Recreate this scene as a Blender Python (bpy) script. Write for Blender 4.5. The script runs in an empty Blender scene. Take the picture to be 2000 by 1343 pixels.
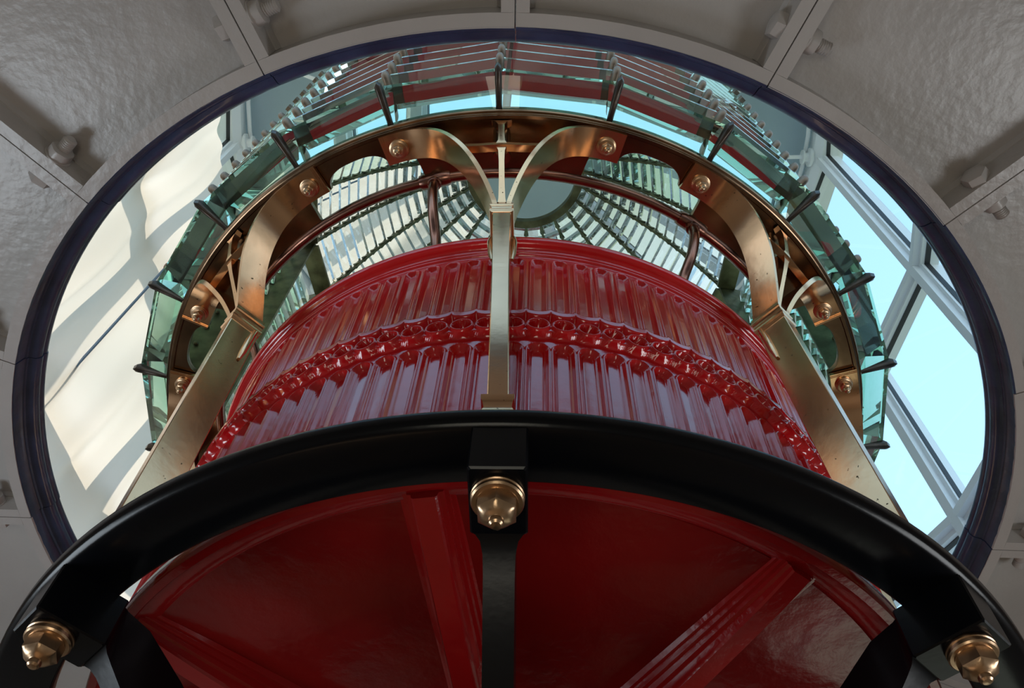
import bpy, math, random
import numpy as np
from mathutils import Vector, Matrix

# ------------------------------------------------------------------ camera, world, sun, lamps, exposure
ZC = 1.2                      # camera height above the watch-room floor
EL = math.radians(59.22)
ROLL = -0.0597
sc = bpy.context.scene
R_ = Vector((1, 0, 0)); U_ = Vector((0, -math.sin(EL), math.cos(EL))); F_ = Vector((0, math.cos(EL), math.sin(EL)))
c_, s_ = math.cos(ROLL), math.sin(ROLL)
right = c_ * R_ - s_ * U_; up = s_ * R_ + c_ * U_
cd = bpy.data.cameras.new('camera'); cam = bpy.data.objects.new('camera', cd); sc.collection.objects.link(cam)
m = Matrix((right, up, -F_)).transposed().to_4x4(); m.translation = Vector((-0.0256, -1.3, ZC)); cam.matrix_world = m
cd.sensor_width = 36; cd.lens = 36 * 1651.3 / 2000; cd.clip_start = .02
sc.camera = cam
vs = sc.view_settings; vs.view_transform = 'Standard'; vs.look = 'None'; vs.gamma = 1; vs.use_curve_mapping = False; vs.exposure = 0.0
cy = sc.cycles
cy.max_bounces = 16; cy.transmission_bounces = 16; cy.transparent_max_bounces = 16; cy.glossy_bounces = 6; cy.diffuse_bounces = 4
cy.use_denoising = True; cy.sample_clamp_indirect = 6; cy.blur_glossy = 0.5

w = bpy.data.worlds.new('sky'); sc.world = w; w.use_nodes = True
nt = w.node_tree; nt.nodes.clear()
o = nt.nodes.new('ShaderNodeOutputWorld'); bg = nt.nodes.new('ShaderNodeBackground')
tc = nt.nodes.new('ShaderNodeTexCoord'); sx = nt.nodes.new('ShaderNodeSeparateXYZ'); cr = nt.nodes.new('ShaderNodeValToRGB')
mr = nt.nodes.new('ShaderNodeMapRange'); mr.inputs['From Min'].default_value = -1; mr.inputs['From Max'].default_value = 1
nt.links.new(tc.outputs['Generated'], sx.inputs[0]); nt.links.new(sx.outputs['Z'], mr.inputs[0]); nt.links.new(mr.outputs[0], cr.inputs[0])
nt.links.new(cr.outputs[0], bg.inputs[0]); nt.links.new(bg.outputs[0], o.inputs[0])
el = cr.color_ramp.elements
el[0].position = 0.0; el[0].color = (.16, .21, .11, 1)
el[1].position = 1.0; el[1].color = (.32, .58, .90, 1)
for p, c in ((.30, (.28, .34, .28, 1)), (.48, (.50, .60, .66, 1)), (.505, (.74, .84, .98, 1)), (.62, (.52, .74, .94, 1)), (.80, (.40, .66, .90, 1)), (.93, (.34, .60, .90, 1))):
    e = el.new(p); e.color = c
bg.inputs[1].default_value = 1.8

def lamp(name, kind, loc, target, energy, color, size=None):
    d = bpy.data.lights.new(name, kind); d.energy = energy; d.color = color
    ob = bpy.data.objects.new(name, d); sc.collection.objects.link(ob); ob.location = loc
    ob.rotation_euler = (Vector(target) - Vector(loc)).to_track_quat('-Z', 'Y').to_euler()
    if kind == 'AREA': d.shape = 'RECTANGLE'; d.size, d.size_y = size
    return ob
def P(az, r, z):
    a = math.radians(az); return Vector((r * math.sin(a), -r * math.cos(a), z))
SUN_AZ, SUN_EL = -98, 48
s = P(SUN_AZ, math.cos(math.radians(SUN_EL)), math.sin(math.radians(SUN_EL))) * 10
sun = lamp('sun', 'SUN', s, (0, 0, 0), 5.4, (1.0, .88, .74)); sun.data.angle = math.radians(1.2)
# added area lamps standing in for daylight from unseen watch-room windows
lamp('window_fill_right', 'AREA', P(70, 1.84, 1.15), (0, -.2, 1.2), 9, (.95, .97, 1), (.55, .8))
lamp('window_fill_left', 'AREA', P(-80, 1.84, 1.25), (-.5, 0, 1.6), 10.5, (.80, .90, 1), (.55, .8))
lamp('window_fill_back', 'AREA', P(-8, 1.84, .7), (0, 0, 1.2), 4, (1, .90, .76), (.55, .8))
lamp('window_fill_far', 'AREA', P(128, 1.84, .75), (.1, 0, 1.6), .5, (1, .90, .82), (.6, .8))

# ------------------------------------------------------------------ materials
def mat(name, col, rough=.5, metal=0, bump=0, bscale=60, spec=.5, coat=0, var=0, vscale=8, trans=0, ior=1.5, speck=None, stretch=None):
    m = bpy.data.materials.new(name); m.use_nodes = True; nt = m.node_tree; b = nt.nodes['Principled BSDF']
    I = b.inputs
    I['Base Color'].default_value = (*col, 1); I['Roughness'].default_value = rough; I['Metallic'].default_value = metal
    I['Specular IOR Level'].default_value = spec; I['Coat Weight'].default_value = coat; I['Coat Roughness'].default_value = .06
    I['Transmission Weight'].default_value = trans; I['IOR'].default_value = ior
    tc = nt.nodes.new('ShaderNodeTexCoord'); src = tc.outputs['Object']
    if stretch:
        mp = nt.nodes.new('ShaderNodeMapping'); mp.inputs['Scale'].default_value = stretch; nt.links.new(src, mp.inputs[0]); src = mp.outputs[0]
    if bump:
        n = nt.nodes.new('ShaderNodeTexNoise'); n.inputs['Scale'].default_value = bscale; n.inputs['Detail'].default_value = 4
        bp = nt.nodes.new('ShaderNodeBump'); bp.inputs['Strength'].default_value = bump; bp.inputs['Distance'].default_value = .004
        nt.links.new(src, n.inputs['Vector']); nt.links.new(n.outputs['Fac'], bp.inputs['Height']); nt.links.new(bp.outputs[0], I['Normal'])
    last = None
    if var:
        n = nt.nodes.new('ShaderNodeTexNoise'); n.inputs['Scale'].default_value = vscale; n.inputs['Detail'].default_value = 5
        r = nt.nodes.new('ShaderNodeValToRGB'); r.color_ramp.elements[0].position = .35; r.color_ramp.elements[1].position = .65
        r.color_ramp.elements[0].color = tuple(max(0, v * (1 - var)) for v in col) + (1,)
        r.color_ramp.elements[1].color = tuple(min(1, v * (1 + var)) for v in col) + (1,)
        nt.links.new(src, n.inputs['Vector']); nt.links.new(n.outputs['Fac'], r.inputs[0]); last = r.outputs[0]
        nt.links.new(last, I['Base Color'])
    if speck:
        v = nt.nodes.new('ShaderNodeTexNoise'); v.inputs['Scale'].default_value = 140; v.inputs['Detail'].default_value = 2
        r = nt.nodes.new('ShaderNodeValToRGB'); r.color_ramp.elements[0].position = .71; r.color_ramp.elements[1].position = .74
        mx = nt.nodes.new('ShaderNodeMix'); mx.data_type = 'RGBA'
        nt.links.new(tc.outputs['Object'], v.inputs['Vector']); nt.links.new(v.outputs['Fac'], r.inputs[0]); nt.links.new(r.outputs[0], mx.inputs[0])
        if last: nt.links.new(last, mx.inputs[6])
        else: mx.inputs[6].default_value = (*col, 1)
        mx.inputs[7].default_value = (*speck, 1); nt.links.new(mx.outputs[2], I['Base Color'])
    return m
GREY = mat('grey deck paint', (.50, .48, .47), .30, bump=.35, bscale=45, var=.06, vscale=4)
NAVY = mat('navy gloss paint', (.035, .055, .125), .33, bump=.4, bscale=40, var=.3, vscale=14, coat=.2)
BLACK = mat('black gloss paint', (.0025, .003, .0045), .22, bump=.03, bscale=90, coat=.0, spec=.22)
RED = mat('red enamel', (.60, .008, .013), .16, bump=.22, bscale=34, coat=.5, var=.12, vscale=6, spec=.6)
REDU = mat('shaded red enamel', (.16, .004, .004), .20, bump=.45, bscale=30, coat=.3, var=.18, vscale=5)  # the drum's red, with the shade on its bottom plate put into the colour
REDT = mat('flat red paint', (.58, .012, .012), .7, bump=.2, bscale=30, spec=.2)
REDR = mat('part shaded red enamel', (.25, .005, .006), .18, bump=.4, bscale=34, coat=.4, var=.12, vscale=6)  # same red again, underside shade painted into the lip and ribs
NUT = mat('satin bronze', (.58, .39, .24), .30, 1, bump=.12, bscale=60, var=.15, vscale=30)
BRONZE = mat('polished bronze', (.80, .49, .28), .18, 1, bump=.10, bscale=22, var=.10, vscale=7, speck=(.10, .06, .03))
BRONZE_D = mat('shaded bronze', (.22, .14, .085), .20, 1, bump=.12, bscale=16, var=.35, vscale=9)  # bronze with the shadow under the lens painted into its colour
PIPE = mat('brown bronze pipe', (.30, .15, .11), .24, 1, bump=.05, bscale=30, var=.2, vscale=12)
BRASS_G = mat('olive weathered brass', (.17, .16, .09), .42, 1, bump=.2, bscale=50, var=.35, vscale=18)
KNOB = mat('brown patinated brass', (.26, .19, .14), .38, .75, bump=.2, bscale=90, var=.3, vscale=40)
WHITE = mat('white lantern paint', (.92, .93, .95), .35, bump=.05)
DARKGAP = mat('dark glazing putty', (.03, .03, .035), .5)
CEIL = mat('blue grey ceiling paint', (.40, .50, .56), .5, bump=.1, var=.06, vscale=2)
FLOOR = mat('worn timber floor', (.34, .22, .12), .5, var=.3, vscale=5, stretch=(1, 12, 1))
WALL = mat('cream wall paint', (.40, .36, .30), .6, bump=.2, var=.05)
GLASS = mat('greenish prism glass', (.90, .955, .925), 0.0, trans=1, ior=1.52)
_n = GLASS.node_tree; _v = _n.nodes.new('ShaderNodeVolumeAbsorption'); _v.inputs[0].default_value = (.45, .80, .66, 1); _v.inputs[1].default_value = 9
_n.links.new(_v.outputs[0], _n.nodes['Material Output'].inputs['Volume'])
DGLASS = GLASS.copy(); DGLASS.name = 'clear prism glass'; [setattr(n.inputs[1], 'default_value', 2.0) for n in DGLASS.node_tree.nodes if n.type == 'VOLUME_ABSORPTION']; DGLASS.node_tree.nodes['Principled BSDF'].inputs['Base Color'].default_value = (.98, .99, .985, 1)
CORD = mat('blue grey cord', (.22, .30, .42), .8)
def pane_material():
    m = bpy.data.materials.new('window glass'); m.use_nodes = True; nt = m.node_tree; nt.nodes.clear()
    o = nt.nodes.new('ShaderNodeOutputMaterial'); t = nt.nodes.new('ShaderNodeBsdfTransparent'); g = nt.nodes.new('ShaderNodeBsdfGlossy')
    t.inputs[0].default_value = (.97, .99, .985, 1); g.inputs['Roughness'].default_value = .01
    f = nt.nodes.new('ShaderNodeFresnel'); f.inputs[0].default_value = 1.45; mx = nt.nodes.new('ShaderNodeMixShader')
    ge = nt.nodes.new('ShaderNodeNewGeometry'); sb = nt.nodes.new('ShaderNodeMath'); sb.operation = 'SUBTRACT'; sb.use_clamp = True
    nt.links.new(f.outputs[0], sb.inputs[0]); nt.links.new(ge.outputs['Backfacing'], sb.inputs[1])
    nt.links.new(sb.outputs[0], mx.inputs[0]); nt.links.new(t.outputs[0], mx.inputs[1]); nt.links.new(g.outputs[0], mx.inputs[2]); nt.links.new(mx.outputs[0], o.inputs[0])
    return m
PANE = pane_material()
def cloth_material():
    m = bpy.data.materials.new('cream cotton sheet'); m.use_nodes = True; nt = m.node_tree; nt.nodes.clear()
    o = nt.nodes.new('ShaderNodeOutputMaterial'); t = nt.nodes.new('ShaderNodeBsdfTranslucent'); g = nt.nodes.new('ShaderNodeBsdfDiffuse')
    t.inputs[0].default_value = (.82, .75, .67, 1); g.inputs[0].default_value = (.84, .76, .67, 1)
    mx = nt.nodes.new('ShaderNodeMixShader'); mx.inputs[0].default_value = .42
    nt.links.new(t.outputs[0], mx.inputs[1]); nt.links.new(g.outputs[0], mx.inputs[2]); nt.links.new(mx.outputs[0], o.inputs[0])
    return m
CLOTH = cloth_material()

# ------------------------------------------------------------------ mesh helpers
COL = sc.collection
class MB:
    def __init__(s): s.v = []; s.f = []
    def add(s, vs, fs):
        k = len(s.v); s.v += [tuple(v) for v in vs]; s.f += [tuple(i + k for i in f) for f in fs]; return s
    def grid(s, rows, closed=False, capu=False):
        """rows: list of equal lists of points; closed joins each row's ends; capu caps first and last row"""
        n = len(rows[0]); m_ = len(rows); vs = [p for r in rows for p in r]; fs = []
        for i in range(m_ - 1):
            for j in range(n if closed else n - 1):
                a = i * n + j; b = i * n + (j + 1) % n; fs.append((a, b, b + n, a + n))
        if capu: fs.append(tuple(range(n - 1, -1, -1))); fs.append(tuple((m_ - 1) * n + j for j in range(n)))
        return s.add(vs, fs)
    def lathe(s, prof, a0=0, a1=360, n=96, closedprof=True):
        full = abs(a1 - a0) >= 359.9
        azs = [a0 + (a1 - a0) * i / n for i in range(n if full else n + 1)]
        rows = [[P(a, r, z) for r, z in prof] for a in azs]
        if full: rows.append(rows[0])
        return s.grid(rows, closed=closedprof, capu=(not full and closedprof))
    def box8(s, p):   # 8 points: bottom 4, top 4
        return s.add(p, [(3, 2, 1, 0), (4, 5, 6, 7), (0, 1, 5, 4), (1, 2, 6, 5), (2, 3, 7, 6), (3, 0, 4, 7)])
    def tbox(s, az, t0, t1, r0, r1, z0, z1):
        q = lambda t, r, z: fr(az, t, r, z)
        return s.box8([q(t0, r0, z0), q(t1, r0, z0), q(t1, r1, z0), q(t0, r1, z0), q(t0, r0, z1), q(t1, r0, z1), q(t1, r1, z1), q(t0, r1, z1)])
    def tube(s, pts, rad, n=14, cap=True):
        rows = []
        for i, p in enumerate(pts):
            p = Vector(p); a = Vector(pts[max(i - 1, 0)]); b = Vector(pts[min(i + 1, len(pts) - 1)])
            d = (b - a).normalized(); x = d.orthogonal().normalized() if i == 0 else (x - d * x.dot(d)).normalized(); y = d.cross(x)
            rr = rad[i] if isinstance(rad, (list, tuple)) else rad
            rows.append([p + (x * math.cos(2 * math.pi * k / n) + y * math.sin(2 * math.pi * k / n)) * rr for k in range(n)])
        return s.grid(rows, closed=True, capu=cap)
    def stack(s, c, axis, lst, n=24, rot=0):
        """solid of revolution / hex along axis: (radius, height, hexness)"""
        c = Vector(c); d = Vector(axis).normalized(); x = d.orthogonal().normalized(); y = d.cross(x); rows = []
        for rad, h, hx in lst:
            row = []
            for k in range(n):
                ph = 360 * k / n + rot; q = ((ph - rot + 30) % 60) - 30
                rr = rad * (1 if not hx else (1 + (1 / math.cos(math.radians(q)) - 1) * hx))
                row.append(c + d * h + (x * math.cos(math.radians(ph)) + y * math.sin(math.radians(ph))) * rr)
            rows.append(row)
        return s.grid(rows, closed=True, capu=True)
    def mesh(s, name, material, smooth=35):
        me = bpy.data.meshes.new(name); me.from_pydata(s.v, [], s.f); me.update()
        import bmesh
        b = bmesh.new(); b.from_mesh(me); bmesh.ops.recalc_face_normals(b, faces=b.faces); b.to_mesh(me); b.free()
        me.materials.append(material)
        if smooth:
            me.shade_smooth()
            try: me.set_sharp_from_angle(angle=math.radians(smooth))
            except Exception: pass
        return me
    def build(s, name, material, parent=None, smooth=35, **kw):
        return link(name, s.mesh(name, material, smooth), parent, **kw)
def fr(az, t, r, z):
    a = math.radians(az); return Vector((r * math.sin(a) + t * math.cos(a), -r * math.cos(a) + t * math.sin(a), z))
def link(name, data, parent=None, loc=None, rotz=None, label=None, cat=None, group=None, kind=None):
    ob = bpy.data.objects.new(name, data); COL.objects.link(ob)
    if parent: ob.parent = parent
    if loc is not None: ob.location = loc
    if rotz is not None: ob.rotation_euler = (0, 0, math.radians(rotz))
    for k, v in (('label', label), ('category', cat), ('group', group), ('kind', kind)):
        if v: ob[k] = v
    return ob
Z = ZC
DECK = Vector((-.0126, 0, Z)); LENS = Vector((-.0126, 0, Z)); DRUM = Vector((.007, 0, Z)); TABLE = Vector((.018, 0, Z))
A_DECK, A_LENS, A_TAB, A_BR = -2.04, -4.5, -3.8, -4.15

# ------------------------------------------------------------------ structure: watch room
b = MB(); b.lathe([(0.001, -.05), (1.95, -.05), (1.95, 0), (0.001, 0)], n=64); b.build('floor', FLOOR, kind='structure')
b = MB()
def wallseg(a0, a1, z0, z1): b.lathe([(1.90, z0), (1.98, z0), (1.98, z1), (1.90, z1)], a0, a1, max(2, int((a1 - a0) / 4)))
edges = [(-17, 1), (62, 78), (-88, -72), (119, 137)]
wallseg(-180, -88, 0, Z + 1.42); wallseg(-72, -17, 0, Z + 1.42); wallseg(1, 62, 0, Z + 1.42); wallseg(78, 119, 0, Z + 1.42); wallseg(137, 180, 0, Z + 1.42)
for (a0, a1), (z0, z1) in zip(edges, ((.25, 1.15), (.7, 1.6), (.8, 1.7), (.3, 1.2))): wallseg(a0, a1, 0, z0); wallseg(a0, a1, z1, Z + 1.42)
b.build('wall_back', WALL, kind='structure')

# deck plates (ceiling of the watch room)
ceil = link('ceiling', None, loc=DECK, kind='structure')
def deck_plate(m0, m1):
    b = MB(); g = .08
    n = 10; g_ = lambda r, t: math.degrees(t / r)
    zt, zu, zf = 1.455, 1.424, 1.374
    # slab
    rs = [1.05, 1.2, 1.5, 1.92]
    for za, zb, r0, r1 in ((zu, zt, 1.05, 1.92), (zf, zu, 1.05, 1.073)):
        rows = []
        for i in range(n + 1):
            f = i / n; row = []
            for (r, z) in ((r0, za), (r1, za), (r1, zb), (r0, zb)):
                row.append(P(m0 + g_(r, .0012) + (m1 - m0 - 2 * g_(r, .0012)) * f, r, z))
            rows.append(row)
        b.grid(rows, closed=True, capu=True)
    for azs, sg in ((m0, 1), (m1, -1)):
        b.box8([fr(azs, sg * t, r, z) for z in (zf, zu + .002) for (t, r) in ((.0012, 1.0731), (.022, 1.0731), (.022, 1.92), (.0012, 1.92))])
        # thickened root fillet of the flange
        b.box8([fr(azs, sg * t, r, zu - .008 if z == 0 else zu + .002) for z in (0, 1) for (t, r) in ((.02, 1.0731), (.022 + .008 * z + .002, 1.0731), (.032, 1.92), (.02, 1.92))])
    return b
bolt_b = MB(); bolt_b.stack((0, 0, 0), (-1, 0, 0), [(.002, .0215, 0), (.0185, .0215, 1), (.0195, .025, 1), (.0185, .038, 1), (.013, .0405, .2), (.006, .041, 0)])
bolt_m = bolt_b.mesh('bolt', GREY)
nl = [(.002, .0215, 0), (.023, .0215, 0), (.023, .024, 0), (.019, .0245, 1), (.0195, .030, 1), (.0185, .040, 1), (.0115, .0415, 0)]
h = .0415
for k in range(6): nl += [(.0100, h + .001, 0), (.0118, h + .0025, 0), (.0100, h + .004, 0)]; h += .004
nl += [(.008, h + .002, 0)]
nut_b = MB(); nut_b.stack((0, 0, 0), (1, 0, 0), nl, n=18); nut_m = nut_b.mesh('nut', GREY)
random.seed(4)
for k in range(16):
    a0 = A_DECK + 22.5 * k
    pl = deck_plate(a0, a0 + 22.5).build('deck_plate', GREY, ceil)
    for r in (1.135, 1.46, 1.78):
        link('bolt', bolt_m, pl, loc=fr(a0, 0, r, 1.396), rotz=a0)
        link('nut', nut_m, pl, loc=fr(a0, 0, r, 1.396), rotz=a0)
# navy moulded lining of the deck opening
trim = link('trim_1', None, loc=DECK, kind='structure')
prof = [(1.0530, 1.374), (1.0495, 1.3755), (1.0455, 1.400), (1.0440, 1.4015), (1.0420, 1.4020), (1.0405, 1.4065), (1.0345, 1.4085), (1.0290, 1.4105), (1.0245, 1.4150), (1.0215, 1.4220), (1.0225, 1.4280), (1.0240, 1.4310), (1.0205, 1.4355), (1.0195, 1.441), (1.026, 1.451), (1.0530, 1.451)]
for k in range(16):
    dz = random.uniform(-.0016, .0016); dr = random.uniform(-.0014, .0014)
    b = MB(); a0 = A_DECK + 22.5 * k
    b.lathe([(r + dr, z + dz) for r, z in prof], a0 + .05, a0 + 22.45, 14); b.build('ring_segment', NAVY, trim, smooth=50)

# ------------------------------------------------------------------ structure: lantern above
RL, PH = 1.45, 88.0
BASE, SILL, TRAN, CORN = 1.50, 1.97, 2.80, 4.00
b = MB(); b.lathe([(RL - .05, 1.455), (RL + .06, 1.455), (RL + .06, BASE), (RL - .05, BASE)], n=40); b.build('wall_lantern', WHITE, loc=DECK, kind='structure')
b = MB(); b.lathe([(RL - .06, CORN + .02), (RL - .03, CORN - .02), (RL + .07, CORN - .02), (RL + .07, CORN + .16), (RL - .02, CORN + .16), (RL - .06, CORN + .09)], n=40); b.build('trim_2', WHITE, loc=DECK, kind='structure')
b = MB(); b.lathe([(RL + .07, CORN + .13), (.9, CORN + .30), (.3, CORN + .42), (.01, CORN + .44), (.01, CORN + .47), (.3, CORN + .45), (.9, CORN + .33), (RL + .1, CORN + .16)], n=40); b.build('ceiling', CEIL, loc=DECK, kind='structure')
for k in range(20):
    az = PH + 18 * k
    wn = link('window_%d' % (k + 1), None, loc=DECK, kind='structure')
    b = MB(); b.tbox(az, -.030, .030, RL - .025, RL + .045, BASE, CORN); b.tbox(az, -.016, .016, RL - .050, RL - .02, BASE, CORN); b.build('mullion', WHITE, wn)
    c18 = math.cos(math.radians(9)); rm = RL * c18; L = RL * math.sin(math.radians(9))
    b = MB(); b.tbox(az + 9, -L, L, rm - .025, rm + .040, TRAN - .028, TRAN + .028); b.tbox(az + 9, -L, L, rm - .048, rm - .02, TRAN - .014, TRAN + .014); b.build('transom', WHITE, wn)
    b = MB(); b.tbox(az + 9, -L, L, rm - .025, rm + .040, SILL - .03, SILL + .025); b.tbox(az + 9, -L, L, rm - .048, rm - .02, SILL - .014, SILL + .014); b.build('transom', WHITE, wn)
    for z0, z1 in ((BASE, SILL - .03), (SILL + .025, TRAN - .028), (TRAN + .028, CORN - .02)):
        b = MB(); b.tbox(az + 9, -L + .028, L - .028, rm - .001, rm + .004, z0, z1); pn = b.build('pane', PANE, wn, smooth=0)
        b = MB()
        for t in (-1, 1): b.tbox(az + 9, t * (L - .031) - .003, t * (L - .031) + .003, rm - .010, rm + .008, z0, z1)
        for z in (z0, z1): b.tbox(az + 9, -L + .03, L - .03, rm - .010, rm + .008, z - .003, z + .003)
        b.build('putty', DARKGAP, pn)

# tie rod frame under the lantern ceiling
tf = link('tie_rod_frame', None, loc=DECK + Vector((0, 0, CORN)), label='white iron tie rods radiating under the blue grey lantern ceiling', cat='frame')
b = MB(); b.tube([P(i * 6, RL - .085, .075) for i in range(61)], .010, 10, False); b.build('ring_rod', WHITE, tf)
b = MB(); b.tube([P(i * 6, .52, -.055) for i in range(61)], .014, 10, False); b.build('hub_ring', WHITE, tf)
for k in range(20):
    az = PH + 18 * k
    b = MB(); b.tube([P(az, .52, -.055), P(az, RL - .05, .05)], .0095, 10); b.build('rod', WHITE, tf)
    b = MB(); b.stack(P(az, RL - .05, .04), P(az, -1, 0), [(.03, -.03, 0), (.03, .01, 0), (.045, .015, 0), (.045, .028, 0), (.022, .03, 0), (.022, .05, 0), (.035, .052, 0), (.035, .06, 0)], 16)
    b.build('rod_socket', WHITE, tf)

# ------------------------------------------------------------------ curtain
def curtain():
    b = MB(); rows = []
    na, nz = 220, 110
    for i in range(na + 1):
        az = -52 - 138 * i / na; row = []
        for j in range(nz + 1):
            f = j / nz; z = 1.47 + (3.56 - 1.47) * f
            a = math.radians(az)
            w = .022 * math.sin(7 * az / 10 + 2.2 * f) + .014 * math.sin(1.9 * az / 3 + 5 * f + 1) + .010 * math.sin(9 * f + az / 9) + .006 * math.sin(az * 1.3 + 3 * f)
            sag = .05 * abs(math.sin(math.radians((az + 52) * 5))) * f ** 6
            row.append(P(az, 1.325 + w * (.5 + .5 * (1 - f) + .3) + .012 * math.sin(17 * f + az / 4), z - sag))
        rows.append(row)
    b.grid(rows); return b
cu = curtain().build('curtain', CLOTH, loc=DECK, smooth=80, label='cream cotton sheet hung inside the glazing left of the lens', cat='curtain')
b = MB(); b.tube([P(-93.6 - .9 * f / 14, 1.285, 1.5 + 1.95 * f / 14) for f in range(15)], .0045, 8); b.build('cord', CORD, cu, label='thin blue grey vertical cord')

# ------------------------------------------------------------------ black support table
tb = link('support_table', None, loc=TABLE, label='glossy black cast iron ring table carrying the red drum', cat='table')
b = MB(); b.lathe([(.697, .720), (.700, .717), (.768, .717), (.775, .720), (.778, .725), (.779, .738), (.776, .744), (.697, .744)], n=200); b.build('table_ring', BLACK, tb, smooth=50)
ac = [(.001, 0, 0), (.0265, 0, 0), (.0275, .0015, 0), (.0275, .004, 0), (.0262, .0050, 0), (.0262, .0065, 0), (.0272, .0075, 0), (.0272, .0100, 0), (.0255, .0120, 0), (.0215, .0125, 0), (.0215, .0140, 0)]
hexn = [(.001, .0135, 0), (.0188, .0135, 1), (.0188, .0275, 1), (.0172, .0300, .75), (.0150, .0328, .3), (.0118, .0350, 0), (.0082, .0362, 0), (.0074, .0368, 0), (.0078, .0390, 0), (.0072, .0420, 0), (.0050, .0440, 0), (.001, .0448, 0)]
wb = MB(); wb.stack((0, 0, 0), (0, 0, -1), ac, 36); wash_m = wb.mesh('washer', NUT)
nb = MB(); nb.stack((0, 0, 0), (0, 0, -1), hexn, 36); acorn_m = nb.mesh('acorn_nut', NUT, 30)
def bevelbox(b, az, t, r0, r1, z0, z1, c=.003):
    # chamfered block: rows along z
    def row(z, i): return [fr(az, x, r, z) for x, r in ((-t + i + c, r0 + i), (t - i - c, r0 + i), (t - i, r0 + i + c), (t - i, r1 - i - c), (t - i - c, r1 - i), (-t + i + c, r1 - i), (-t + i, r1 - i - c), (-t + i, r0 + i + c))]
    b.grid([row(z0, c), row(z0 + c, 0), row(z1, 0)], closed=True, capu=True)
for k in range(8):
    az = A_TAB + 45 * k
    b = MB(); bevelbox(b, az, .030, .683, .772, .651, .7175, .002); bl = b.build('block', BLACK, tb, smooth=20)
    link('washer', wash_m, bl, loc=fr(az, 0, .7365, .651), rotz=az)
    link('acorn_nut', acorn_m, bl, loc=fr(az, 0, .7365, .651), rotz=az + 14)
    # arm: widens with a fillet where it meets the block
    b = MB(); rows = []
    for rb_, zb, rt_, zt, t in ((.6835, .6545, .690, .716, .0295), (.681, .6535, .6875, .716, .0250), (.675, .650, .6835, .716, .0200), (.664, .642, .675, .714, .0172), (.648, .628, .640, .706, .0165), (.60, .585, .578, .667, .0163), (.50, .505, .47, .585, .016), (.36, .40, .33, .46, .016), (.18, .27, .16, .33, .016)):
        rows.append([fr(az, -t, rb_, zb), fr(az, t, rb_, zb), fr(az, t, rt_, zt), fr(az, -t, rt_, zt)])
    b.grid(rows, closed=True, capu=True); b.build('arm', BLACK, tb, smooth=30)
b = MB(); b.lathe([(.001, -1.2), (.26, -1.2), (.26, -1.16), (.20, -1.13), (.18, -.2), (.19, .24), (.19, .34), (.001, .34)], n=48); b.build('column', BLACK, tb)

# ------------------------------------------------------------------ red drum
dr = link('drum', None, loc=DRUM, label='fluted red painted cast iron drum inside the lens', cat='drum')
NC = 104
def ss(x, a, b_): 
    t = np.clip((x - a) / (b_ - a), 0, 1); return t * t * (3 - 2 * t)
PITCH = 2 * math.pi / NC * .65
def relief(x, z, which):
    """height over the shell radius; x tangential metres from cell centre, z"""
    if which == 'upper':
        hw, zt, zb = .0135, 1.392, 1.17
        dz = np.maximum(z - zt, 0); d = hw - np.hypot(x, dz)
        return .0035 * ss(d, -.0035, -.001) - .0030 * ss(d, -.0002, .0012) - .0035 * ss(d, .0022, .0034) - .0030 * ss(d, .0048, .0062)
    if which == 'lower':
        hw, zt = .0160, 1.083
        dz = np.maximum(z - zt, 0); d = hw - np.hypot(x, dz)
        return .0045 * ss(d, -.0035, -.0012) - .0040 * ss(d, -.0004, .0010) - .0045 * ss(d, .0024, .0038) - .0045 * ss(d, .0056, .0072)
    if which == 'mid':
        u = np.clip(2 * np.abs(x) / PITCH, 0, 1)
        zs = 1.193 - .011 * np.sqrt(np.clip(1 - u ** 2, 0, 1)) + .006          # scalloped upper ledge, cusps upward
        led = .014 * (1 - ss(z, zs - .0025, zs + .001)) * ss(z, zs - .021, zs - .015)
        d = np.hypot(x, (z - 1.142) / .95)
        band = .0105 * ss(z, 1.120 + .006 * u ** 2, 1.123 + .006 * u ** 2) * (1 - ss(z, 1.160 - .008 * u ** 2, 1.164 - .008 * u ** 2))
        ring = .0055 * ss(.0198 - d, 0, .002) * ss(d, .0135, .0150)
        hole = -.012 * ss(.0150 - d, .0, .0025)
        return led + band + ring + hole
def band_mesh(name, z0, z1, nz, which, rb, nx=30, zs=None):
    zz = np.linspace(z0, z1, nz) if zs is None else np.array(zs)
    nx1 = nx; xs = (np.arange(nx1) / nx1 - .5) * PITCH
    X, ZZ = np.meshgrid(xs, zz); Hh = relief(X, ZZ, which)
    vs = []; n = NC * nx1
    for i in range(len(zz)):
        r = rb(zz[i]) + np.tile(Hh[i], NC)
        az = (np.arange(n) / nx1 - .5) * 360 / NC + .55
        a = np.radians(az); vs.append(np.c_[r * np.sin(a), -r * np.cos(a), np.full(n, zz[i])])
    V = np.concatenate(vs)
    I = np.arange(len(zz) - 1)[:, None] * n + np.arange(n)[None]
    J = np.arange(len(zz) - 1)[:, None] * n + (np.arange(n)[None] + 1) % n
    Fc = np.stack([I, J, J + n, I + n], -1).reshape(-1, 4)
    me = bpy.data.meshes.new(name); me.from_pydata(V.tolist(), [], Fc.tolist()); me.update(); me.shade_smooth(); me.materials.append(RED)
    return link(name, me, dr)
zu_ = list(np.linspace(1.197, 1.38, 10)) + list(np.linspace(1.383, 1.415, 22))
band_mesh('upper_fluting', 0, 0, 0, 'upper', lambda z: .6435, zs=zu_)
band_mesh('oval_band', 1.108, 1.205, 64, 'mid', lambda z: .6445)
zl_ = list(np.linspace(.80, 1.07, 10)) + list(np.linspace(1.074, 1.109, 24))
band_mesh('lower_fluting', 0, 0, 0, 'lower', lambda z: .6465, zs=zl_)
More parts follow.
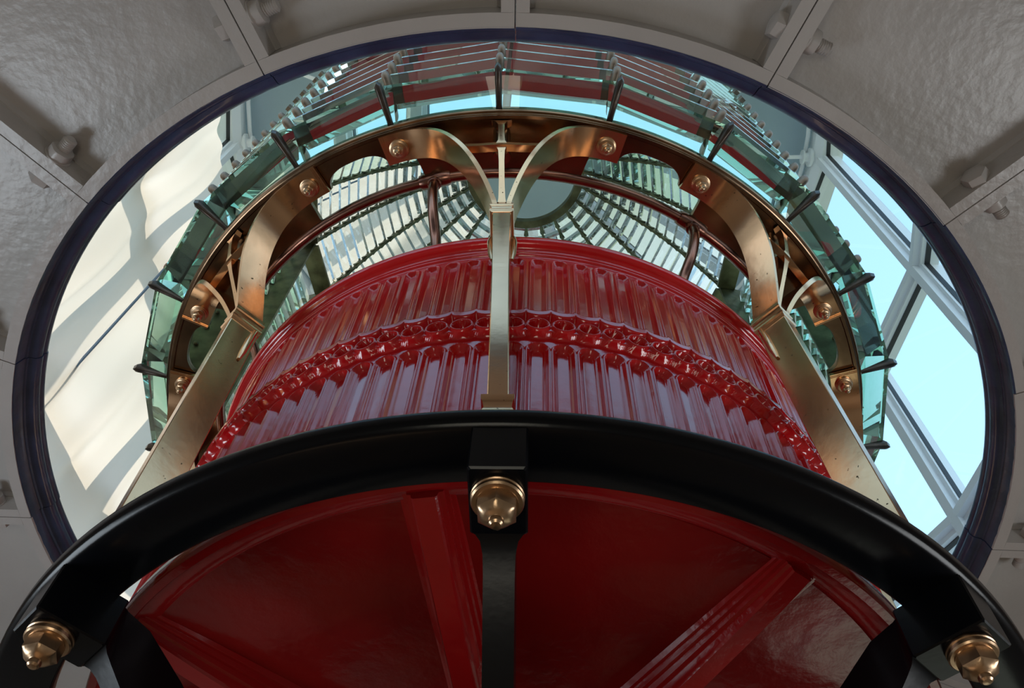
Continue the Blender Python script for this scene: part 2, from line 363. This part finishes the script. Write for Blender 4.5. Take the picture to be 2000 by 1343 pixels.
def bead(zc, rc, rad, n=8): return [(rc + rad * math.cos(math.radians(t)), zc + rad * math.sin(math.radians(t))) for t in np.linspace(-90, 90, n)]
b = MB(); b.lathe([(.60, 1.41), (.6435, 1.41), (.6435, 1.418)] + bead(1.4225, .645, .0035, 6) + [(.644, 1.428)] + bead(1.4315, .646, .003, 6) + [(.645, 1.437), (.648, 1.442)] + bead(1.456, .653, .0125, 12) + [(.640, 1.470), (.630, 1.470), (.60, 1.455)], n=220); b.build('top_moulding', RED, dr, smooth=60)
b = MB(); b.lathe([(.002, 1.455), (.632, 1.455), (.632, 1.464), (.002, 1.464)], n=160); b.build('top_plate', REDT, dr)
# under side: lip, dished plate and radial ribs
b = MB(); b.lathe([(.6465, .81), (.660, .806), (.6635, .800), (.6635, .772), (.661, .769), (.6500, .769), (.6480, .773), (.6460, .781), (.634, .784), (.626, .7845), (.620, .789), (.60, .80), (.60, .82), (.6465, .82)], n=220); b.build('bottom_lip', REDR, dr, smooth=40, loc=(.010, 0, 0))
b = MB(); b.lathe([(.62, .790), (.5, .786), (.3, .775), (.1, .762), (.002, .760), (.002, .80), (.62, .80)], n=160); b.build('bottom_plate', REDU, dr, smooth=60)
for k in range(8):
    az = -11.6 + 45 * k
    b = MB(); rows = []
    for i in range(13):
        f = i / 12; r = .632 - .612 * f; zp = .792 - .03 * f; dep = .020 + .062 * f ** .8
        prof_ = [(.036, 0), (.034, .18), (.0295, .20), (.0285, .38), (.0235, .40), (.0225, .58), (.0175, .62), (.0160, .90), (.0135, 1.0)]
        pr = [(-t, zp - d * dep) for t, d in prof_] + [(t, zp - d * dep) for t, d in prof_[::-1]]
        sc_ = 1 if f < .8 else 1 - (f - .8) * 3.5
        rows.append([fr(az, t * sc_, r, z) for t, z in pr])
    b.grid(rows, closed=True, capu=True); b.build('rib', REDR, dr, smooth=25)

# ------------------------------------------------------------------ bronze lens ring
rg = link('lens_ring', None, loc=LENS, label='broad shaded bronze ring with scalloped inner edge under the lens', cat='ring')
def ring_in(az):
    d = (az - A_BR + 22.5) % 45 - 22.5; d = abs(d)
    if d < 12.6: return .722
    if d < 13.2: return .722 + (d - 12.6) / .6 * .05
    if d < 17.4: return .772
    x = (22.5 - d) / 5.1
    return .772 + .031 * max(0, 1 - abs(x) ** 3.2) ** .6
b = MB(); rows = []
N = 1440
for i in range(N + 1):
    az = i * 360 / N; ri = ring_in(az)
    rows.append([P(az, ri, 1.676), P(az, ri, 1.664), P(az, ri + .001, 1.6625), P(az, .828, 1.6625), P(az, .828, 1.676)])
b.grid(rows, closed=True); b.build('ring_plate', BRONZE_D, rg, smooth=40)
b = MB(); b.lathe([(.8275, 1.690), (.8275, 1.660), (.8290, 1.6575), (.8355, 1.6575), (.8365, 1.660), (.8385, 1.6605), (.8395, 1.6625), (.8435, 1.663), (.8455, 1.666), (.8455, 1.684), (.842, 1.69)], n=300); b.build('rim', BRONZE_D, rg, smooth=25)

# ------------------------------------------------------------------ eight bronze brackets
nbn = [(.001, 0, 0), (.0195, 0, 0), (.0195, .003, 0), (.0178, .0035, 0), (.0178, .0065, 0), (.0160, .0072, 0), (.0160, .0095, 0), (.0135, .0100, 0)]
wb = MB(); wb.stack((0, 0, 0), (0, 0, -1), nbn, 30); bw_m = wb.mesh('washer', NUT)
nb = MB(); nb.stack((0, 0, 0), (0, 0, -1), [(.001, .0095, 0), (.0108, .0095, 1), (.0108, .0175, 1), (.0092, .0190, .3), (.0070, .0195, 0), (.0070, .0265, 0), (.0058, .0300, 0), (.0032, .0318, 0), (.001, .0322, 0)], 30); bn_m = nb.mesh('nut', NUT, 30)
def dxs(z): return TABLE.x + (LENS.x - TABLE.x) * min(1, max(0, (z - .74) / (1.65 - .74)))
def shear(bm):
    bm.v = [(x + dxs(z), y, z) for x, y, z in bm.v]; return bm
def strip(b, pts, half, th, f=None):
    """ribbon in polar coords: pts (dt metres at r=.8, z, r_mid); half radial depth, th thickness"""
    n = len(pts); rows = []
    for i, (t, z, r) in enumerate(pts):
        t0, z0 = pts[max(i - 1, 0)][:2]; t1, z1 = pts[min(i + 1, n - 1)][:2]
        L = math.hypot(t1 - t0, z1 - z0) or 1; nx, nz = -(z1 - z0) / L, (t1 - t0) / L
        hh = half[i] if isinstance(half, (list, tuple)) else half
        th_ = th[i] if isinstance(th, (list, tuple)) else th
        row = []
        for sr, sn in ((-1, -1), (1, -1), (1, 1), (-1, 1)):
            tt = t + nx * th_ / 2 * sn; zz = z + nz * th_ / 2 * sn
            row.append(P(AZ + math.degrees(tt / .8), r + sr * hh, zz))
        rows.append(row)
    b.grid(rows, closed=True, capu=True); return b
def smooth_pts(pts, n=40):
    """Catmull-Rom through the points"""
    out = []; p = [pts[0]] + list(pts) + [pts[-1]]
    seg = len(pts) - 1
    for i in range(seg):
        for k in range(n // seg):
            t = k / (n // seg); q = []
            for c in range(len(pts[0])):
                a, b_, c_2, d = p[i][c], p[i + 1][c], p[i + 2][c], p[i + 3][c]
                q.append(.5 * ((2 * b_) + (-a + c_2) * t + (2 * a - 5 * b_ + 4 * c_2 - d) * t * t + (-a + 3 * b_ - 3 * c_2 + d) * t ** 3))
            out.append(tuple(q))
    out.append(tuple(pts[-1])); return out
ARM = [(.242, 1.6555, .8025), (.205, 1.6555, .8025), (.172, 1.650, .8025), (.138, 1.634, .801), (.108, 1.608, .796), (.080, 1.570, .785), (.056, 1.528, .768), (.034, 1.482, .744), (.0175, 1.436, .722), (.0135, 1.420, .716)]
names = {0: 'bronze bracket standing upright in front of the red drum', 1: 'polished bronze bracket rising right of the drum, rightmost of the three large ones', 7: 'polished bronze bracket rising left of the drum, leftmost of the three large ones',
         2: 'bronze bracket seen beyond the right hand one, mostly behind it', 6: 'bronze bracket glimpsed low behind the left hand bracket'}
for k in range(8):
    AZ = A_BR + 45 * k
    if AZ > 180: AZ -= 360
    br = link('bracket', None, loc=(0, 0, Z), label=names.get(k, 'bronze bracket hidden behind the red drum'), cat='bracket', group='bronze brackets between table and lens ring')
    b = MB(); rows = []
    for z, t in ((.790, .0128), (.95, .0126), (1.15, .0132), (1.30, .0150), (1.386, .0165)):
        c = .0012
        rows.append([fr(AZ, x, r, z) for x, r in ((-t + c, .685), (t - c, .685), (t, .685 + c), (t, .745 - c), (t - c, .745), (-t + c, .745), (-t, .745 - c), (-t, .685 + c))])
    b.grid(rows, closed=True, capu=True); shear(b).build('stem', BRONZE, br, smooth=30)
    b = MB()
    def sq(z, t, dr_): return [fr(AZ, x, r, z) for x, r in ((-t, .685 - dr_), (t, .685 - dr_), (t, .745 + dr_), (-t, .745 + dr_))]
    def sf(z, t, dr_, ri): return [fr(AZ, x, r, z) for x, r in ((-t, ri), (t, ri), (t, .745 + dr_), (-t, .745 + dr_))]
    b.grid([sf(.738, .028, .010, .701), sf(.773, .028, .010, .701), sf(.7735, .0235, .006, .700), sf(.776, .0235, .006, .700), sf(.780, .0190, .004, .697), sf(.789, .0160, .003, .692), sf(.799, .0175, .004, .686), sf(.803, .0195, .0055, .682), sf(.811, .0195, .0055, .682), sf(.812, .0130, .001, .684)], closed=True, capu=True)
    shear(b).build('foot', BRONZE, br, smooth=25)
    b = MB()
    b.grid([sq(1.380, .0168, .0006), sq(1.383, .0205, .002), sq(1.3885, .0215, .003), sq(1.394, .0205, .002), sq(1.397, .0172, .0008), sq(1.400, .0172, .0008), sq(1.402, .0190, .0015), sq(1.405, .0190, .0015), sq(1.407, .0172, .0008), sq(1.409, .0205, .002), sq(1.413, .0215, .003), sq(1.417, .0205, .002), sq(1.420, .0180, .001), sq(1.428, .0185, 0)], closed=True, capu=True)
    shear(b).build('collar', BRONZE, br, smooth=20)
    for sg in (-1, 1):
        b = MB()
        strip(b, smooth_pts([(sg * t, z, r) for t, z, r in ARM], 54), .0300, .0095)
        arm = shear(b).build('arm', BRONZE, br, smooth=50)
        b = MB(); 
        for rr in (.238, .2345): strip(b, [(sg * rr, 1.6505, .8025), (sg * (rr - .0016), 1.6505, .8025)], .0298, .0020)
        shear(b).build('end_bead', BRONZE, arm)
        pz = P(AZ + sg * 15, .800, 1.6505); pz.x += dxs(1.65)
        link('washer', bw_m, arm, loc=pz, rotz=AZ); link('nut', bn_m, arm, loc=pz, rotz=AZ + 20)
    b = MB(); strip(b, smooth_pts([(-.083, 1.578, .799), (-.045, 1.572, .799), (-.012, 1.571, .800), (.012, 1.571, .800), (.045, 1.572, .799), (.083, 1.578, .799)], 30), .007, .0140)
    shear(b).build('crossbar', BRONZE, br)
    b = MB(); rows = []
    for z, r, t, h_ in ((1.424, .733, .0095, .012), (1.45, .743, .0062, .012), (1.49, .764, .0052, .014), (1.53, .785, .0052, .014), (1.555, .797, .0062, .014), (1.570, .804, .0115, .014), (1.584, .808, .0062, .014), (1.61, .815, .0055, .014), (1.638, .822, .0062, .014), (1.652, .824, .0115, .012), (1.6565, .825, .020, .010)):
        rows.append([fr(AZ, -t, r - h_, z), fr(AZ, t, r - h_, z), fr(AZ, t, r + .002, z), fr(AZ, -t, r + .002, z)])
    b.grid(rows, closed=True, capu=True); shear(b).build('blade', BRONZE, br, smooth=40)
    # half round stiffener behind the blade and two small scroll corbels under the collar
    b = MB(); b.tube([fr(AZ, 0, .778, 1.575), fr(AZ, 0, .80, 1.663)], .017, 16); shear(b).build('boss', BRONZE_D, br)
    for sg in (-1, 1):
        b = MB(); b.tube([fr(AZ, sg * .0195, .694, 1.382), fr(AZ, sg * .0205, .696, 1.36), fr(AZ, sg * .0190, .697, 1.31), fr(AZ, sg * .0165, .698, 1.285)], [.0050, .0062, .0055, .003], 12); shear(b).build('corbel', BRONZE, br)

# ------------------------------------------------------------------ handrail
hr = link('handrail', None, loc=LENS, label='curved brown bronze pipe rail above the red drum', cat='rail')
RR, RZ = .716, 1.665
b = MB(); b.tube([P(i * 3, RR, RZ) for i in range(121)], .0115, 18, False); b.build('rail', PIPE, hr)
for az in (-15.4, 29.0, 73.0, 117, 161, -155, -111, -58):
    b = MB(); b.tube([P(az - 2.6 + 5.2 * i / 8, RR, RZ) for i in range(9)], [.0145, .0165, .0168, .017, .0175, .017, .0168, .0165, .0145], 18); b.build('tee', PIPE, hr)
    b = MB(); b.stack(P(az, RR, RZ), (0, 0, -1), [(.012, 0, 0), (.0125, .018, 0), (.0145, .020, 0), (.0145, .026, 0), (.012, .028, 0)], 18)
    b.tube(smooth_pts([tuple(P(az, RR, RZ - .02)), tuple(P(az, RR - .003, RZ - .06)), tuple(P(az, RR - .025, RZ - .11)), tuple(P(az, .652, RZ - .155)), tuple(P(az, .635, 1.468))], 20), .0105, 16); b.build('post', PIPE, hr)

# ------------------------------------------------------------------ Fresnel lens
ln = link('fresnel_lens', None, loc=LENS, label='large beehive lens of greenish glass prisms in brass ribs', cat='lens')
HALF = 7.5 - .42
def chord(b, az, tri, inset=0):
    rows = []
    for s_g in (-1, 1):
        rows.append([P(az + s_g * HALF, r, z) for r, z in tri])
    b.grid(rows, closed=True, capu=True); return b
ROWP = .083; NR = 15; Z0 = 1.690
def belt_tri(i):
    if i == 0: return [(.8435, 1.673), (.917, 1.697), (.905, 1.722), (.862, 1.752)]
    z = Z0 + ROWP * i
    return [(.850, z - .008), (.916, z + .018), (.9165, z + .025), (.860, z + .055)]
DR0, DZ0, DR1, DZ1 = .800, 2.955, .265, 3.715
def dome(f):
    r = DR0 + (DR1 - DR0) * f; z = DZ0 + (DZ1 - DZ0) * f; k = .055 * math.sin(math.pi * f)
    nx, nz = (DZ1 - DZ0), -(DR1 - DR0); L = math.hypot(nx, nz); return (r + k * nx / L, z + k * nz / L, nx / L, nz / L)
ND = 16
def dome_tri(i):
    out = []
    for s_, h_ in ((-.48, 0), (.30, 0), (0, .060)):
        r, z, nx, nz = dome((i + .5 + s_) / ND); out.append((r + nx * h_, z + nz * h_))
    return out
rest = MB(); count = 0
for p_ in range(24):
    az = A_LENS + 7.5 + 15 * p_
    if az > 180: az -= 360
    pan = link('lens_panel', None, ln)
    # frame bars along the lower and upper edge of the dome panel
    b = MB(); chord(b, az, [(.795, 2.935), (.845, 2.935), (.845, 2.955), (.795, 2.955)]); chord(b, az, [(.775, 2.93), (.80, 2.93), (.80, 2.945), (.775, 2.945)]); b.build('frame_bar', BRASS_G, pan)
    for i in range(NR):
        b = MB(); chord(b, az, belt_tri(i))
        if abs(az) < 98 and i < 9: b.build('prism', GLASS, pan, smooth=0); count += 1
        else: rest.v, rest.f = (chord(rest, az, belt_tri(i)).v, rest.f)
    for i in range(ND):
        if abs(az) > 84: b = MB(); chord(b, az, dome_tri(i)); b.build('prism', DGLASS, pan, smooth=0); count += 1
        else: chord(rest, az, dome_tri(i))
rest.build('prism_rows', GLASS, ln, smooth=0, kind='stuff')
lb = MB()
def lugrow(z): return [(-.006, z), (.006, z)]
# a lug: rounded tab standing out from the rib; local frame tangential x, radial -y (az 0)
lb.grid([[fr(0, t, r, .015 * math.sin(math.radians(a)) * k_ + dz) for a in range(0, 360, 30) for (t, r) in ((q * math.cos(math.radians(a)) * k_, rr),)] for (rr, k_, q, dz) in ((.896, 1, .0088, 0), (.918, 1, .0088, .0), (.925, .9, .0085, .001), (.929, .6, .008, .002), (.930, .05, .008, .002))], closed=True, capu=True)
lug_m = lb.mesh('lug', KNOB, 50)
fb = MB()
fb.grid([[fr(0, x, r, z) for x, r in out] for z, out in ((1.672, [(-.0035, .846), (.0035, .846), (.0035, .915), (0, .919), (-.0035, .915)]), (1.676, [(-.0062, .843), (.0062, .843), (.0062, .922), (0, .929), (-.0062, .922)]), (1.690, [(-.0062, .843), (.0062, .843), (.0062, .924), (0, .931), (-.0062, .924)]), (1.702, [(-.0050, .846), (.0050, .846), (.0050, .914), (0, .919), (-.0050, .914)]))], closed=True, capu=True)
fin_m = fb.mesh('fin', mat('blackened rib brass', (.07, .055, .045), .3, .8, bump=.2, bscale=60, var=.4, vscale=30), 40)
stud_b = MB()
for sg in (-1, 1): stud_b.stack((0, 0, 0), (sg, 0, 0), [(.001, .004, 0), (.0058, .004, 0), (.0060, .009, 0), (.0045, .0115, 0), (.001, .012, 0)], 12)
stud_m = stud_b.mesh('stud', BRASS_G)
lugs_rest = MB()
for p_ in range(24):
    az = A_LENS + 15 * p_
    if az > 180: az -= 360
    b = MB(); b.tbox(az, -.0045, .0045, .786, .846, 1.676, 2.95); b.tbox(az, -.0040, .0040, .846, .902, 1.70, 2.95)
    # toothed outer edge
    rib = b.build('rib', BRASS_G, ln)
    link('fin', fin_m, rib, loc=(0, 0, 0), rotz=az, label='dark fin at the foot of the rib')
    for i in range(1, NR):
        z = Z0 + ROWP * i + .002
        if abs(az) < 80 and i < 9: link('lug', lug_m, rib, loc=(0, 0, z), rotz=az)
        else: lugs_rest.tbox(az, -.007, .007, .895, .926, z - .010, z + .012)
    if abs(az) > 55 and abs(az) < 125:
        for i in range(7): link('stud', stud_m, rib, loc=fr(az, 0, .832, 1.745 + ROWP * i), rotz=az)
    b = MB(); rows = []
    for i in range(33):
        f = i / 32; r, z, nx, nz = dome(f); wd = .0045
        rows.append([fr(az, -wd, r - nx * .010, z - nz * .010), fr(az, wd, r - nx * .010, z - nz * .010), fr(az, wd, r + nx * .030, z + nz * .030), fr(az, -wd, r + nx * .030, z + nz * .030)])
    b.grid(rows, closed=True, capu=True)
    for i in range(ND):     # saw-tooth seats of the dome prisms
        f = (i + .3) / ND; r, z, nx, nz = dome(f); q = dome(f + .55 / ND)
        wd = .011
        b.grid([[fr(az, -wd, r - nx * .004, z - nz * .004), fr(az, wd, r - nx * .004, z - nz * .004), fr(az, wd, r + nx * .02, z + nz * .02), fr(az, -wd, r + nx * .02, z + nz * .02)],
                [fr(az, -.0045, q[0] - nx * .004, q[1] - nz * .004), fr(az, .0045, q[0] - nx * .004, q[1] - nz * .004), fr(az, .0045, q[0] + nx * .02, q[1] + nz * .02), fr(az, -.0045, q[0] + nx * .02, q[1] + nz * .02)]], closed=True, capu=True)
    b.build('dome_rib', BRASS_G, ln)
lugs_rest.build('upper_lugs', KNOB, ln, kind='stuff')
b = MB(); b.lathe([(.234, 3.700), (.268, 3.700), (.272, 3.712), (.272, 3.74), (.234, 3.74)], n=96); b.build('crown_ring', BRASS_G, ln)
